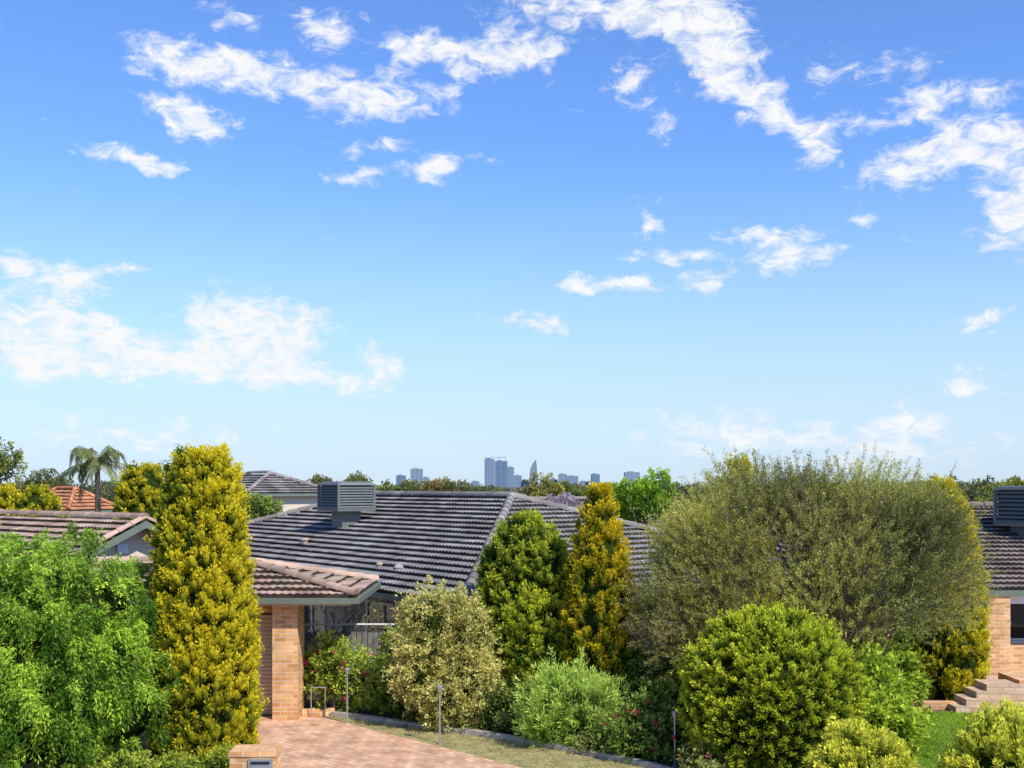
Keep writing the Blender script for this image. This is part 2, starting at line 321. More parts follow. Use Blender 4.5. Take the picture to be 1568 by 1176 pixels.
def conifer(name,x,y,H,prof,nt_,nl,tl,tw,lL,lW,cd,cl,lean=(0,0),z0=0.1,sunside=.35,lump=.05,bias=-.1,spread=.55):
    prof=A(prof); hh=np.linspace(0,1,200); rr=np.interp(hh,prof[:,0],prof[:,1]); wgt=rr+.05; cdf=np.cumsum(wgt)/wgt.sum()
    h=np.interp(rng.uniform(0,1,nt_),cdf,hh); ph=rng.uniform(0,2*math.pi,nt_)
    base=A((x,y,z0)); o=np.stack([np.cos(ph),np.sin(ph),np.zeros(nt_)],1)
    r=np.interp(h,prof[:,0],prof[:,1]); Q=np.c_[o[:,:2]*r[:,None],h*H]
    r=r*(1+lump*sn(Q,2.6)+lump*.9*sn(Q,6))*rng.uniform(.86,1.02,nt_)
    nc=int(nt_*.05); rr_=prof[-1,1]*np.sqrt(rng.uniform(0,1,nc)); r[:nc]=rr_; h[:nc]=1.0
    P=base+o*r[:,None]; P[:,2]+=h*H; P[:,0]+=lean[0]*h; P[:,1]+=lean[1]*h
    P[:,2]-=tl*.6
    D=o*spread+A((0,0,1))+rng.normal(0,.2,(nt_,3))
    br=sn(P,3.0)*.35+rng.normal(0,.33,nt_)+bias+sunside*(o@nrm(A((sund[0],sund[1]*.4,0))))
    mb=MB(); sc=rng.uniform(.5,1.5,nt_)
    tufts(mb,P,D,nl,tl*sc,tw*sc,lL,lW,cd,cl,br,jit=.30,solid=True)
    nh,ns=22,20; V=[]
    for i in range(nh):
        t=i/(nh-1)*.97; rad=np.interp(t,prof[:,0],prof[:,1])*.83
        for k in range(ns):
            a=k/ns*2*math.pi; V.append((x+lean[0]*t+math.cos(a)*rad,y+lean[1]*t+math.sin(a)*rad,z0+t*H))
    V=A(V); V[:,:2]+= (V[:,:2]-A((x,y)))*(.05*sn(V,4))[:,None]
    F=[(i*ns+k,i*ns+(k+1)%ns,(i+1)*ns+(k+1)%ns,(i+1)*ns+k) for i in range(nh-1) for k in range(ns)]
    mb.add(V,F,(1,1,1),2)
    tube(mb,[(x,y,0),(x+lean[0]*.3,y,z0+H*.3)],[.09,.06],m=1)
    return mb.build(name,[M_leaf,M_bark,M_core],origin=(x,y,0))

GOLD=(.92,.76,.03); GDK=(.09,.165,.014)
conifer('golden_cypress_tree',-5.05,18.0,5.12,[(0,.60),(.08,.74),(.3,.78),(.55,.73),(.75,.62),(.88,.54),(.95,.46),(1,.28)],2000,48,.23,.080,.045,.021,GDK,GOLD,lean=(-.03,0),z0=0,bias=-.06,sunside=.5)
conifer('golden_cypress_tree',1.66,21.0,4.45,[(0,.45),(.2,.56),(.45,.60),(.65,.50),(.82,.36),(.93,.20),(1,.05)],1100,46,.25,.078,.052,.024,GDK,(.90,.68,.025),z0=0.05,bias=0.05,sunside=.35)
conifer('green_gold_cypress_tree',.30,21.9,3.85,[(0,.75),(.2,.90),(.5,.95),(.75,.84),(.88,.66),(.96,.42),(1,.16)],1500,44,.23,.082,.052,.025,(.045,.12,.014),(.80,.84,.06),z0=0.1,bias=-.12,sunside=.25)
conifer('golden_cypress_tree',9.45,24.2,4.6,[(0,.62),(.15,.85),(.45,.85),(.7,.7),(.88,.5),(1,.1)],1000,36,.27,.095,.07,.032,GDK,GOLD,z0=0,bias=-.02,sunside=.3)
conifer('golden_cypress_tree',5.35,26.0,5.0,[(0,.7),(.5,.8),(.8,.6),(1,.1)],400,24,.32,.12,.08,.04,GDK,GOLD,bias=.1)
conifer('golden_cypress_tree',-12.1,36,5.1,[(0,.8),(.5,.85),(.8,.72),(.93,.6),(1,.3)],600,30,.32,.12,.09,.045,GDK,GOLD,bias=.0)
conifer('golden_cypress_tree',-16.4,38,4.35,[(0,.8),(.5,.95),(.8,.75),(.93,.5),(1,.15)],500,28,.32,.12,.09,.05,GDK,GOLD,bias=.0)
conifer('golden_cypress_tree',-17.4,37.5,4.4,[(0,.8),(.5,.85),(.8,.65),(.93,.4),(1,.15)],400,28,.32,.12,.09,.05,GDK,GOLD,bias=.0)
# foliage dome
def ball(x,y,cz,rx,rz,nt_,nl,tl,tw,lL,lW,cd,cl,bias=-.1,up=.55,ry=None,jit=.45,core=.80,lump=.05,zmin=.0,solid=False):
    ry=ry or rx
    o=nrm(rng.normal(size=(nt_,3))); o=o[(cz+o[:,2]*rz)>zmin]; n=len(o)
    k=rng.uniform(.86,1.03,n)*(1+lump*sn(o*2+x,2.4)+lump*sn(o*3+y,5))
    P=A((x,y,cz))+o*A((rx,ry,rz))*k[:,None]; D=o+A((0,0,up))+rng.normal(0,.2,(n,3)); P-=nrm(D)*tl*.5
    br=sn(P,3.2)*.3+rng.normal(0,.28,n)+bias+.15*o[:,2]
    mb=MB(); sc=rng.uniform(.5,1.45,n); tufts(mb,P,D,nl,tl*sc,tw*sc,lL,lW,cd,cl,br,jit=jit,solid=solid)
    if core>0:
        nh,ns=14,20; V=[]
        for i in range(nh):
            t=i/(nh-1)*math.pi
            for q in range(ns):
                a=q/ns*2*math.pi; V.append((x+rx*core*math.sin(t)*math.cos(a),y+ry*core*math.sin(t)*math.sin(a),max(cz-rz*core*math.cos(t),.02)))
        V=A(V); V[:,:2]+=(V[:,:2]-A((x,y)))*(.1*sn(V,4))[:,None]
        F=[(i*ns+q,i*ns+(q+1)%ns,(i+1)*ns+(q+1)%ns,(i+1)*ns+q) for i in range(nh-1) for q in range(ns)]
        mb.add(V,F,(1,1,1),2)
    return mb
def merge(mb,b):
    off=mb.n
    mb.V+=b.V; mb.L+=[l+off for l in b.L]; mb.S+=b.S; mb.C+=b.C; mb.M+=b.M; mb.n+=b.n
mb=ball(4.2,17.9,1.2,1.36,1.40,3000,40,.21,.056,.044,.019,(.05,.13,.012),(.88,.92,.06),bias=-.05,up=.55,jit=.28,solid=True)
mb.build('round_cypress_bush',[M_leaf,M_bark,M_core],origin=(4.2,17.9,0))
for (x,y,cz,rx,rz) in ((3.98,12.3,.95,.62,.95),(5.35,11.9,1.0,.70,.98),(6.3,13.4,.9,.7,1.0)):
    mb=ball(x,y,cz,rx,rz,750,52,.20,.07,.042,.021,(.26,.34,.02),(.95,.90,.10),bias=.15,up=.4,lump=.1,jit=.32,solid=True)
    mb.build('golden_bush',[M_leaf,M_bark,M_core],origin=(x,y,0))
def clump_shrub(name,blobs,cd,cl,nt_,nl,tl,tw,lL,lW,bias=0,up=.4,mat=None,jit=.6,core=.66,origin=None,lump=.1,flowers=None):
    mb=MB()
    for (x,y,cz,rx,rz) in blobs:
        merge(mb,ball(x,y,cz,rx,rz,nt_,nl,tl,tw,lL,lW,cd,cl,bias=bias,up=up,jit=jit,core=core,lump=lump,zmin=.05))
        tube(mb,[(x,y,0),(x,y,cz)],[.04,.025],col=(1,1,1),m=1,sides=5)
        if flowers:
            nf,fc,fs=flowers; o=nrm(rng.normal(size=(nf,3))+A((0,-.6,.4))); P=A((x,y,cz))+o*A((rx,rx,rz))*1.06; kk=P[:,2]>.1; P=P[kk]
            tufts(mb,P,nrm(o[kk]),12,fs*.5,fs*.6,fs,fs*.8,A(fc)*.7,fc,np.zeros(len(P)),jit=.8)
    o=origin or (blobs[0][0],blobs[0][1],0)
    return mb.build(name,[mat or M_leafs,M_bark,M_core],origin=o)
clump_shrub('variegated_cream_shrub',[(-1.55,21.0,1.9,.60,.80),(-.98,21.1,1.7,.60,.8),(-1.7,20.9,1.15,.50,.7),(-.82,20.9,1.0,.50,.65),(-1.25,20.8,.6,.5,.55)],(.22,.22,.035),(.95,.86,.30),330,26,.24,.10,.06,.03,bias=.08,up=.5,lump=.22)
clump_shrub('light_green_shrub',[(.75,19.6,.7,.46,.6),(1.25,19.4,.65,.5,.6),(1.6,19.6,.5,.36,.5),(.6,19.4,.45,.35,.4)],(.10,.22,.02),(.72,.90,.18),150,40,.44,.07,.09,.018,bias=.08,up=.9,jit=.35,lump=.2)
clump_shrub('rose_bush',[(-3.9,22.5,.75,.42,.6),(-3.2,22.4,.65,.45,.55),(-2.6,22.3,.55,.45,.5),(-3.6,22.2,1.0,.35,.5)],(.12,.22,.02),(.66,.76,.12),120,24,.22,.10,.07,.04,bias=.15,core=.5,lump=.2,flowers=(9,(.85,.06,.25),.06))
clump_shrub('rose_bush',[(-2.35,22.9,.9,.4,.7),(-2.2,22.0,.5,.4,.5)],(.06,.12,.015),(.42,.52,.09),130,26,.22,.10,.07,.04,flowers=(3,(.62,.04,.16),.045))
clump_shrub('pink_flowering_shrub',[(2.05,18.6,.35,.42,.4),(2.6,18.4,.38,.4,.42),(2.35,18.9,.5,.45,.45),(1.75,19.0,.3,.35,.35)],(.06,.11,.015),(.36,.48,.09),120,24,.2,.09,.07,.035,flowers=(7,(.8,.12,.16),.05))
clump_shrub('dark_green_shrub',[(2.3,20.9,1.0,.7,1.0),(2.9,20.3,.8,.7,.8),(2.2,20.2,.5,.6,.5),(3.3,21.0,1.2,.8,1.1)],(.02,.05,.010),(.14,.24,.04),260,22,.26,.12,.08,.035,bias=-.1)
clump_shrub('dark_green_shrub',[(-.9,21.6,.5,.6,.55),(-.1,21.0,.45,.55,.45),(.4,20.7,.4,.5,.4),(-1.7,21.5,.5,.6,.6)],(.03,.07,.012),(.30,.38,.08),160,22,.22,.1,.07,.035,bias=-.1)
clump_shrub('broadleaf_shrub',[(6.3,19.4,.85,.6,.8),(6.8,20.0,.9,.6,.85),(5.9,18.9,.6,.5,.6),(6.6,19.0,.4,.5,.4)],(.09,.18,.015),(.60,.72,.07),180,22,.26,.11,.10,.05,bias=.05,lump=.2)
clump_shrub('low_groundcover_plants',[(-5.9,16.6,.2,.45,.3),(-5.1,16.6,.2,.4,.3),(-4.6,16.9,.22,.35,.3),(-6.6,16.5,.3,.5,.4)],(.09,.16,.02),(.58,.66,.08),110,24,.18,.09,.06,.03)
clump_shrub('low_garden_plants',[(.0,20.3,.15,.3,.25),(-.8,20.75,.15,.3,.2),(.95,19.9,.15,.3,.2),(1.4,18.95,.12,.28,.2),(3.0,17.2,.2,.35,.3),(2.9,16.4,.15,.3,.25)],(.08,.12,.03),(.5,.5,.14),80,18,.16,.08,.06,.03,flowers=(3,(.6,.25,.2),.04))

# ------------------------------------------------------------- weeping tree (left)
def weeping(name,x,y):
    mb=MB()
    lob=[(0,0,2.55,1.5,1.3),(-1.0,-.3,2.65,1.4,1.25),(.5,.1,1.95,1.2,1.25),(-.2,-.6,2.0,1.4,1.3),(-1.2,-.5,1.7,1.5,1.4),(.7,-.1,1.3,1.15,1.0),(-1.3,-.8,1.2,1.4,1.0),(-.3,-.7,1.2,1.4,1.0),(.35,-.5,1.6,1.1,1.1)]
    for (lx,ly,lz,r,rz) in lob:
        nc=85; oc=nrm(rng.normal(size=(nc,3))+A((0,-.6,.3))); kc=rng.uniform(.80,1.10,nc); bc=rng.normal(0,.36,nc); dc=rng.normal(0,.5,(nc,3))
        per=8; o=np.repeat(oc,per,0); n=len(o); k=np.repeat(kc,per)
        P=A((x+lx,y+ly,lz))+o*A((r,r,rz))*k[:,None]+rng.normal(0,.06,(n,3))
        ln=np.repeat(rng.uniform(.7,1.4,nc),per)*rng.uniform(.22,.36,n); nl=32; idx=np.repeat(np.arange(n),nl); t=rng.uniform(0,1,n*nl)
        out=nrm((o+np.repeat(dc,per,0)+rng.normal(0,.45,(n,3)))*A((1,1,0)))
        c=P[idx]+out[idx]*(.34*np.sin(t*2.0))[:,None]*ln[idx][:,None]*1.5; c[:,2]-=ln[idx]*(t**1.8)*.8-.09*np.sin(t*3)
        c+=rng.normal(0,.026,c.shape); c[:,2]=np.maximum(c[:,2],.15)
        a=out[idx]*(1.0-t*.6)[:,None]+rng.normal(0,.55,c.shape); a[:,2]-=.1+t*.8
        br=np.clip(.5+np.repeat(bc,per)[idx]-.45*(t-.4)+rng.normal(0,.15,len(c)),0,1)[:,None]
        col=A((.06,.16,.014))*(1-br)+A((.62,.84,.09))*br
        leaves(mb,c,a,rng.normal(size=c.shape)+A((0,0,.6)),rng.uniform(.06,.10,len(c)),rng.uniform(.018,.03,len(c)),np.clip(col*rng.uniform(.8,1.2,(len(c),1)),0,.95))
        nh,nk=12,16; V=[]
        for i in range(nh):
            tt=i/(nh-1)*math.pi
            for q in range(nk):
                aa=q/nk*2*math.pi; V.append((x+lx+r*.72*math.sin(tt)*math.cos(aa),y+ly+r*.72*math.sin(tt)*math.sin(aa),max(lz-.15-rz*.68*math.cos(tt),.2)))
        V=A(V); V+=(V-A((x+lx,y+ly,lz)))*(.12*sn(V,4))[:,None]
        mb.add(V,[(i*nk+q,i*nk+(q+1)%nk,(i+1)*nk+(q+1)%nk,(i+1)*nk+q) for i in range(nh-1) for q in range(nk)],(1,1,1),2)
    tube(mb,[(x-.1,y,0),(x,y,.8),(x-.05,y,2)],[.14,.11,.08],m=1)
    return mb.build(name,[M_leafs,M_bark,M_core],origin=(x,y,0))
weeping('weeping_tree',-7.25,17.6)

# ------------------------------------------------------------- large olive feathery shrub
def feathery(name,bx,by):
    mb=MB()
    lob=[((5.0,20.5,3.3),(1.9,1.7,1.4)),((6.8,20.6,3.2),(1.6,1.6,1.4)),((3.6,20.5,2.8),(1.2,1.3,1.2)),((2.95,20.4,1.95),(.75,.9,.85)),((7.9,20.7,2.8),(.95,1.1,1.1)),((5.9,20.2,2.5),(1.8,1.4,1.0)),((4.3,20.8,4.05),(.95,1.1,.85)),((6.6,20.8,4.05),(1.1,1.2,.9)),((7.7,20.6,3.8),(.75,.9,.75)),((3.35,20.6,3.5),(.6,.9,.65)),((5.4,20.6,4.15),(.8,.9,.7))]
    root=A((bx,by,0))
    for i in range(66):
        c,r=lob[i%len(lob)]; o=nrm(rng.normal(size=3)+A((0,-.1,.4))); e=A(c)+o*A(r)*.85
        s=root+A((rng.normal(0,.15),rng.normal(0,.12),0)); mid=s*.5+e*.5+A((rng.normal(0,.2),rng.normal(0,.15),.15)); lo=s+A(((e[0]-s[0])*.16,(e[1]-s[1])*.1,.7))
        pts=smooth_path([s,lo,mid,e],4); tube(mb,pts,np.linspace(.045,.008,len(pts)),col=(1,1,1),m=1,sides=5)
    for c,r in lob:
        vol=r[0]*r[1]*r[2]; n=int(340+380*vol**.66*.62)
        o=nrm(rng.normal(size=(n,3))); k=rng.uniform(.12,1,n)**.45*(1+.22*sn(o*2.5+c[0],2.5)+.16*sn(o*4+c[1],6))
        P=A(c)+o*A(r)*k[:,None]
        D=nrm(P-(root+A((-.3,0,.9))))*.75+o*.45+A((0,-.1,.2))+rng.normal(0,.42,(n,3)); D=nrm(D)
        ln=rng.uniform(.20,.46,n)*np.where(rng.uniform(size=n)<.12,1.7,1)
        s=nrm(np.cross(D,rng.normal(size=(n,3))))*.005
        V=np.stack([P-D*.25-s,P-D*.25+s,P+D*ln[:,None]+s*.4,P+D*ln[:,None]-s*.4],1).reshape(-1,3); q=np.arange(n)*4
        mb.add(V,np.stack([q,q+1,q+2,q+3],1),(1,1,1),1)
        nl=44; idx=np.repeat(np.arange(n),nl); t=rng.uniform(.05,1.03,n*nl)
        side=nrm(np.cross(D[idx],rng.normal(size=(n*nl,3))))
        cc_=P[idx]+D[idx]*(t*ln[idx])[:,None]+side*.014; a=D[idx]*.8+side*.75+rng.normal(0,.15,side.shape)
        br=np.clip(.45+.5*sn(P,2.2)[idx]+.35*(t-.4)+rng.normal(0,.2,len(t)),0,1)[:,None]
        col=A((.15,.165,.05))*(1-br)+A((.70,.68,.15))*br
        rust=(sn(P,1.7)[idx]>.5)&(rng.uniform(size=len(t))<.35); col[rust]=A((.40,.30,.17))
        leaves(mb,cc_,a,rng.normal(size=a.shape),rng.uniform(.035,.06,len(t)),rng.uniform(.010,.017,len(t)),col)
    return mb.build(name,[M_leaf,M_bark],origin=(bx,by,0))
feathery('feathery_olive_bottlebrush_tree',6.25,20.4)

# ------------------------------------------------------------- generic trees
def tree(name,x,y,top,r,cd,cl,n=60,nl=26,lf=.16,trunk=.12,squash=.7,gaps=.5):
    mb=MB(); H=top; cz=top-r*squash
    nb=max(5,int(r*4)); C=[]
    for i in range(nb):
        o=nrm(rng.normal(size=3)+A((0,0,.3)))*rng.uniform(.35,.72); C.append(A((x,y,cz))+o*A((r,r,r*squash)))
    tube(mb,[(x,y,0),(x+.05*r,y,cz*.5),(x,y,cz)],[trunk,trunk*.75,trunk*.4],m=1,sides=6)
    for c in C:
        st=A((x,y,cz*rng.uniform(.45,.8))); tube(mb,[st,(st+c)/2+A((0,0,.1)),c],[trunk*.45,trunk*.3,trunk*.12],m=1,sides=5)
        rr=r*rng.uniform(.3,.5); o=nrm(rng.normal(size=(n,3))); P=c+o*rr*rng.uniform(.4,1.05,n)[:,None]*A((1,1,.75)); P[:,2]=np.minimum(P[:,2],top)
        tufts(mb,P,o+A((0,0,.2)),nl,lf*2.2,lf*1.3,lf,lf*.5,cd,cl,rng.normal(0,.25,n)+.25*o[:,2]-.1,jit=.8)
    return mb.build(name,[M_leaf,M_bark],origin=(x,y,0))
tree('broadleaf_tree',4.6,38,5.0,1.15,(.04,.12,.012),(.44,.68,.04),60,26,.1)
tree('broadleaf_tree',4.0,39,4.5,1.3,(.04,.12,.012),(.40,.62,.04),60,26,.1)
tree('jacaranda_tree',2.0,43,4.35,1.0,(.24,.19,.20),(.66,.56,.64),40,18,.1)
tree('gum_tree',-21.4,45,6.5,1.7,(.05,.08,.02),(.44,.46,.09),40,20,.13)
tree('gum_tree',-20.4,42,4.7,1.3,(.06,.10,.02),(.5,.55,.09),40,20,.13)
tree('gum_tree',20.6,45,5.05,1.9,(.04,.07,.012),(.44,.46,.06),40,22,.13)
tree('gum_tree',1.9,72,5.25,1.7,(.08,.09,.02),(.54,.48,.11),50,18,.17)
tree('gum_tree',3.6,75,4.7,1.8,(.04,.07,.015),(.34,.38,.1),45,18,.17)
tree('gum_tree',-5.3,80,5.2,2.0,(.08,.07,.02),(.5,.38,.15),50,18,.18)
tree('gum_tree',-7.6,82,4.9,1.5,(.05,.07,.02),(.38,.38,.12),45,18,.18)
tree('gum_tree',-3.6,78,4.8,1.4,(.05,.07,.02),(.38,.38,.12),45,18,.18)
tree('gum_tree',-13.2,90,5.6,1.7,(.04,.06,.015),(.34,.36,.1),50,18,.2)
tree('gum_tree',-15.3,88,5.2,1.5,(.04,.06,.015),(.34,.34,.1),50,18,.2)
tree('gum_tree',-8.6,60,4.6,1.3,(.06,.10,.02),(.42,.5,.1),45,18,.15)
tree('gum_tree',-12.9,47,4.3,1.3,(.06,.10,.02),(.4,.5,.1),45,18,.13)
tree('gum_tree',-10.4,46,4.2,1.0,(.06,.10,.02),(.42,.52,.1),45,18,.13)
tree('gum_tree',-38.0,90,5.6,2.4,(.04,.06,.02),(.3,.32,.11),50,18,.2)
tree('gum_tree',-26.5,55,4.5,1.6,(.05,.08,.02),(.36,.4,.1),45,18,.15)
tree('gum_tree',-22.6,52,4.2,1.0,(.04,.07,.015),(.34,.4,.09),40,18,.14)
tree('gum_tree',-16.0,50,4.3,1.2,(.04,.07,.015),(.36,.42,.09),40,18,.14)
def treeline():
    mb=MB()
    for i in range(330):
        y=rng.uniform(100,420)if i<230 else rng.uniform(420,1100); f=rng.uniform(-.56,.56); x=f*y
        cen=np.exp(-((f+.01)/.13)**2)
        top=4.6+rng.uniform(-4-3*cen,8-8*cen)*y/1680+rng.uniform(-.5,.5)
        top=max(top,3.4); r=rng.uniform(2.2,4.5)*(1+y/700); r=min(r,top*.7); cz=top-r*.45
        n=26; o=nrm(rng.normal(size=(n,3))); P=A((x,y,cz))+o*A((r*1.4,r*.8,r*.4))*rng.uniform(.5,1,n)[:,None]
        P=np.concatenate([P,np.c_[rng.uniform(-r,r,14)+x,np.full(14,y),rng.uniform(.3,max(cz,.5),14)]]); n=len(P)
        hz=min(y/1100,1)*.6; cd=A((.05,.07,.03))*(1-hz)+A((.10,.14,.17))*hz; k=rng.uniform(); cl=(A((.30,.35,.09))*k+A((.36,.31,.12))*(1-k))*(1-hz)+A((.22,.28,.30))*hz  # hz: painted haze, leaf colours drift to blue-grey with distance
        sz=1+y/900
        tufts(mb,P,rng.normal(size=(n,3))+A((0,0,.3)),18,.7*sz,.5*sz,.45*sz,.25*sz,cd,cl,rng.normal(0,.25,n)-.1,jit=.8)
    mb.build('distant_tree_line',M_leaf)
treeline()
# palm
def palm(name,x,y,h):
    mb=MB(); pts=smooth_path([(x+.15,y,0),(x+.05,y,h*.5),(x,y,h)],6); tube(mb,pts,np.linspace(.17,.11,len(pts)),m=1,sides=9)
    for i in range(22):
        a=rng.uniform(0,6.28); ln=rng.uniform(1.6,2.5); up=rng.uniform(-.6,2.0); t=np.linspace(0,1,30)
        o=A((math.cos(a),math.sin(a),0)); P=A((x,y,h))+o*(ln*(.78-.12*up)*np.sin(t*1.45))[:,None]; P[:,2]+=ln*(up*.60*t-(.42+.42*max(up,0))*t**2.3)
        tube(mb,P[::5],np.linspace(.03,.008,len(P[::5])),col=(.3,.3,.10),m=0,sides=4)
        T=nrm(np.gradient(P,axis=0)); S=nrm(np.cross(T,A((0,0,1))))
        for sg in (-1,1):
            for rep in range(2):
                c=P+T*rep*.03; aa=S*sg*.6+T*.6+A((0,0,-.75))+rng.normal(0,.15,P.shape)
                q=rng.uniform(0,1,(len(P),1)); col=A((.08,.12,.04))*(1-q)+A((.36,.40,.16))*q
                leaves(mb,c,aa,np.cross(T,S)+rng.normal(0,.3,P.shape),.50*np.sin(np.clip(t*2.6+.4,0,3))+.05,.032,col)
    mb.build(name,[M_leaf,M_bark],origin=(x,y,0))
palm('palm_tree',-18.9,50,5.7)

# ------------------------------------------------------------- roofs & houses
def roof_face(mb,e0,e1,r0,r1,tw=.30,course=.33,m=0):
    e0,e1,r0,r1=map(A,(e0,e1,r0,r1)); U=nrm(e1-e0); n=np.cross(U,r0-e0 if np.linalg.norm(r0-e0)>0 else r1-e0); n=nrm(n)
    if n[2]<0: n=-n
    S=np.cross(n,U)
    if S[2]<0: S=-S
    h=np.dot(r0-e0,S); Lu=np.dot(e1-e0,U); a0=np.dot(r0-e0,U); a1=np.dot(r1-e0,U)
    mb.add([e0-n*.03,e1-n*.03,r1-n*.03,r0-n*.03],[(0,1,2,3)],(.35,.35,.35),m)
    K=5; rows=int(math.ceil(h/course))
    for j in range(rows):
        v0=j*course; v1=min(v0+course+.015,h)
        la,lb=a0*v0/h,Lu+(a1-Lu)*v0/h; ta,tb=a0*v1/h,Lu+(a1-Lu)*v1/h
        offs=(j%2)*tw*.5
        lo=min(la,ta);hi=max(lb,tb); i0=int(math.floor((lo-offs)/tw)); i1=int(math.ceil((hi-offs)/tw)); I=np.arange(i0,i1)
        if len(I)==0: continue
        f=np.linspace(0,1,K); uu=offs+(I[:,None]+f[None,:])*tw
        ww=.028*(.5-.5*np.cos(f*2*math.pi*2))[None,:]+np.zeros_like(uu)
        ub=np.clip(uu,la,lb); ut=np.clip(uu,ta,tb)
        jl=rng.uniform(-.006,.010,(len(I),1))
        def pt(u,v,z): return e0+U*u[...,None]+S*v+n*z[...,None]
        B=pt(ub,v0,ww+.075+jl); T=pt(ut,v1,ww*.6+.002); F0=pt(ub,v0+.01,np.full_like(ub,-.012))
        V=np.concatenate([B,T,F0,B],1).reshape(-1,3); k=(np.arange(len(I))*4*K)[:,None]+np.arange(K-1)[None,:]; k=k.ravel()
        Fq=np.concatenate([np.stack([k,k+1,k+K+1,k+K],1),np.stack([k+2*K,k+2*K+1,k+3*K+1,k+3*K],1)])
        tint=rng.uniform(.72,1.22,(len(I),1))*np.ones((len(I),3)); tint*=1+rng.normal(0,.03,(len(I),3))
        col=np.repeat(tint,4*K,axis=0).reshape(len(I),4*K,3).copy(); col[:,2*K:]*=.22  # butt faces darkened in the tint as painted shadow between courses
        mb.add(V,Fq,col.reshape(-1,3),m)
def caps(mb,p0,p1,m=0,r=.11,ln=.38):
    p0,p1=A(p0),A(p1); d=p1-p0; Ltot=np.linalg.norm(d); d=d/Ltot; s=nrm(np.cross(d,A((0,0,1)))); up=np.cross(s,d); n=max(1,int(Ltot/ln)); th=np.linspace(-.15,math.pi+.15,9)
    for i in range(n):
        a=p0+d*(i*Ltot/n); b=p0+d*((i+1)*Ltot/n+.02); c=rng.uniform(.8,1.15)
        V=[]
        for p,rr in ((a,r*1.12),(b,r*.90)):
            for t in th: V.append(p+s*math.cos(t)*rr+up*(math.sin(t)*rr+.03))
        F=[(k,k+1,9+k+1,9+k) for k in range(8)]
        mb.add(V,F,(c,c*.98,c*.96),m); mb.add(A(V[:9]),np.arange(9)[None,:],(c*.5,)*3,m)
def hip_house(name,R0,R1,hw,zr,ze,tilemat,wallmat,over=.6,fas=M_fascia,gable=False,walls=True,tw=.30,course=.33):
    R0,R1=A(R0),A(R1); d=nrm(R1-R0); n1=A((-d[1],d[0]))
    if (R0+n1)[1]>R0[1]: n1=-n1
    c=[R0-d*hw+n1*hw,R1+d*hw+n1*hw,R1+d*hw-n1*hw,R0-d*hw-n1*hw]
    area=sum(c[i][0]*c[(i+1)%4][1]-c[(i+1)%4][0]*c[i][1] for i in range(4))
    e=empty(name,(*( (R0+R1)/2),0))
    z3=lambda p,z:(p[0],p[1],z)
    mb=MB()
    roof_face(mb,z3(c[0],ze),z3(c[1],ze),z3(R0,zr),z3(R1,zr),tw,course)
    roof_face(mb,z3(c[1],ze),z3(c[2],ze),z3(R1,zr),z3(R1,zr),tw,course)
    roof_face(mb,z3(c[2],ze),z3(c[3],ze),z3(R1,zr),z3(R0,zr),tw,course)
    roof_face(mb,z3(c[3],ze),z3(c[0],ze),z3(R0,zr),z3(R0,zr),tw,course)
    mb.build('roof_tiles',tilemat,parent=e)
    mb=MB(); 
    caps(mb,z3(R0,zr+.04),z3(R1,zr+.04))
    for q,rr in ((0,R0),(1,R1),(2,R1),(3,R0)): caps(mb,z3(c[q],ze+.06),z3(rr,zr+.04))
    mb.build('ridge_caps',tilemat,parent=e)
    poly=A(c) if area>0 else A(c)[::-1]
    mb=MB(); ring(mb,offset_poly(poly,-.05),.12,ze-.14,ze-.005); mb.build('gutter',fas,parent=e)
    mb=MB(); ring(mb,offset_poly(poly,.075),over-.09,ze-.16,ze-.13); mb.build('soffit',M_white,parent=e)
    if walls:
        mb=MB(); ring(mb,offset_poly(poly,over),.11,-.05,ze-.13); mb.build('walls',wallmat,parent=e,uv=True)
    return e,c,d,n1
def window(parent,p,dirv,nrmv,w,h,z,name='window',cols=2):
    mb=MB(); p=A(p); d=A(dirv); n=A(nrmv); rot=math.atan2(d[1],d[0])
    def b(o,zz,sw,sh,t,off,m): box(mb,(p[0]+d[0]*o+n[0]*off,p[1]+d[1]*o+n[1]*off,zz),(sw,t,sh),rot,m=m)
    b(0,z,w-.1,h-.1,.02,.015,1)
    b(0,z+h/2-.03,w,.06,.06,.035,0); b(0,z-h/2+.03,w,.06,.06,.035,0)
    for k in range(cols+1): b(-w/2+.03+k*(w-.06)/cols,z,.05,h-.125,.055,.032,0)
    b(0,z-h/2-.035,w+.1,.06,.12,.06,0)
    mb.build(name,[M_white,M_glass],parent=parent)

e,c,d,n1=hip_house('brick_house',(0,31),(-4.96,37.3),6.0,4.27,2.17,M_tile_main,M_brick_g)
wl=c[0]+d*0.6-n1*.6
for s_,w_ in ((3.4,1.6),(7,1.4),(11,1.8)): window(e,wl+d*s_,d,n1,w_,1.1,1.3)
def pipe(parent,x,y,z,h,r,name,m=M_red,dome=False):
    mb=MB(); tube(mb,[(x,y,z-.2),(x,y,z+h)],[r,r],sides=12)
    if dome:
        th=np.linspace(0,math.pi/2,5); tube(mb,[(x,y,z+h-.02)]+[(x,y,z+h+math.sin(t)*r*1.2) for t in th],[r*.9]+[max(math.cos(t)*r*1.7,.01) for t in th],sides=14)
    else: tube(mb,[(x,y,z+h+.002),(x,y,z+h+.06)],[r*1.5,r*1.1],sides=12)
    mb.build(name,m,parent=parent,smooth=True)
pipe(e,-6.08,32.2,2.87,.16,.09,'vent_pipe',M_tile_left); pipe(e,-3.3,27.3,2.50,.16,.06,'vent_pipe',M_tile_left); pipe(e,-2.75,26.6,2.5,.12,.08,'roof_vent_dome',M_conc,True)

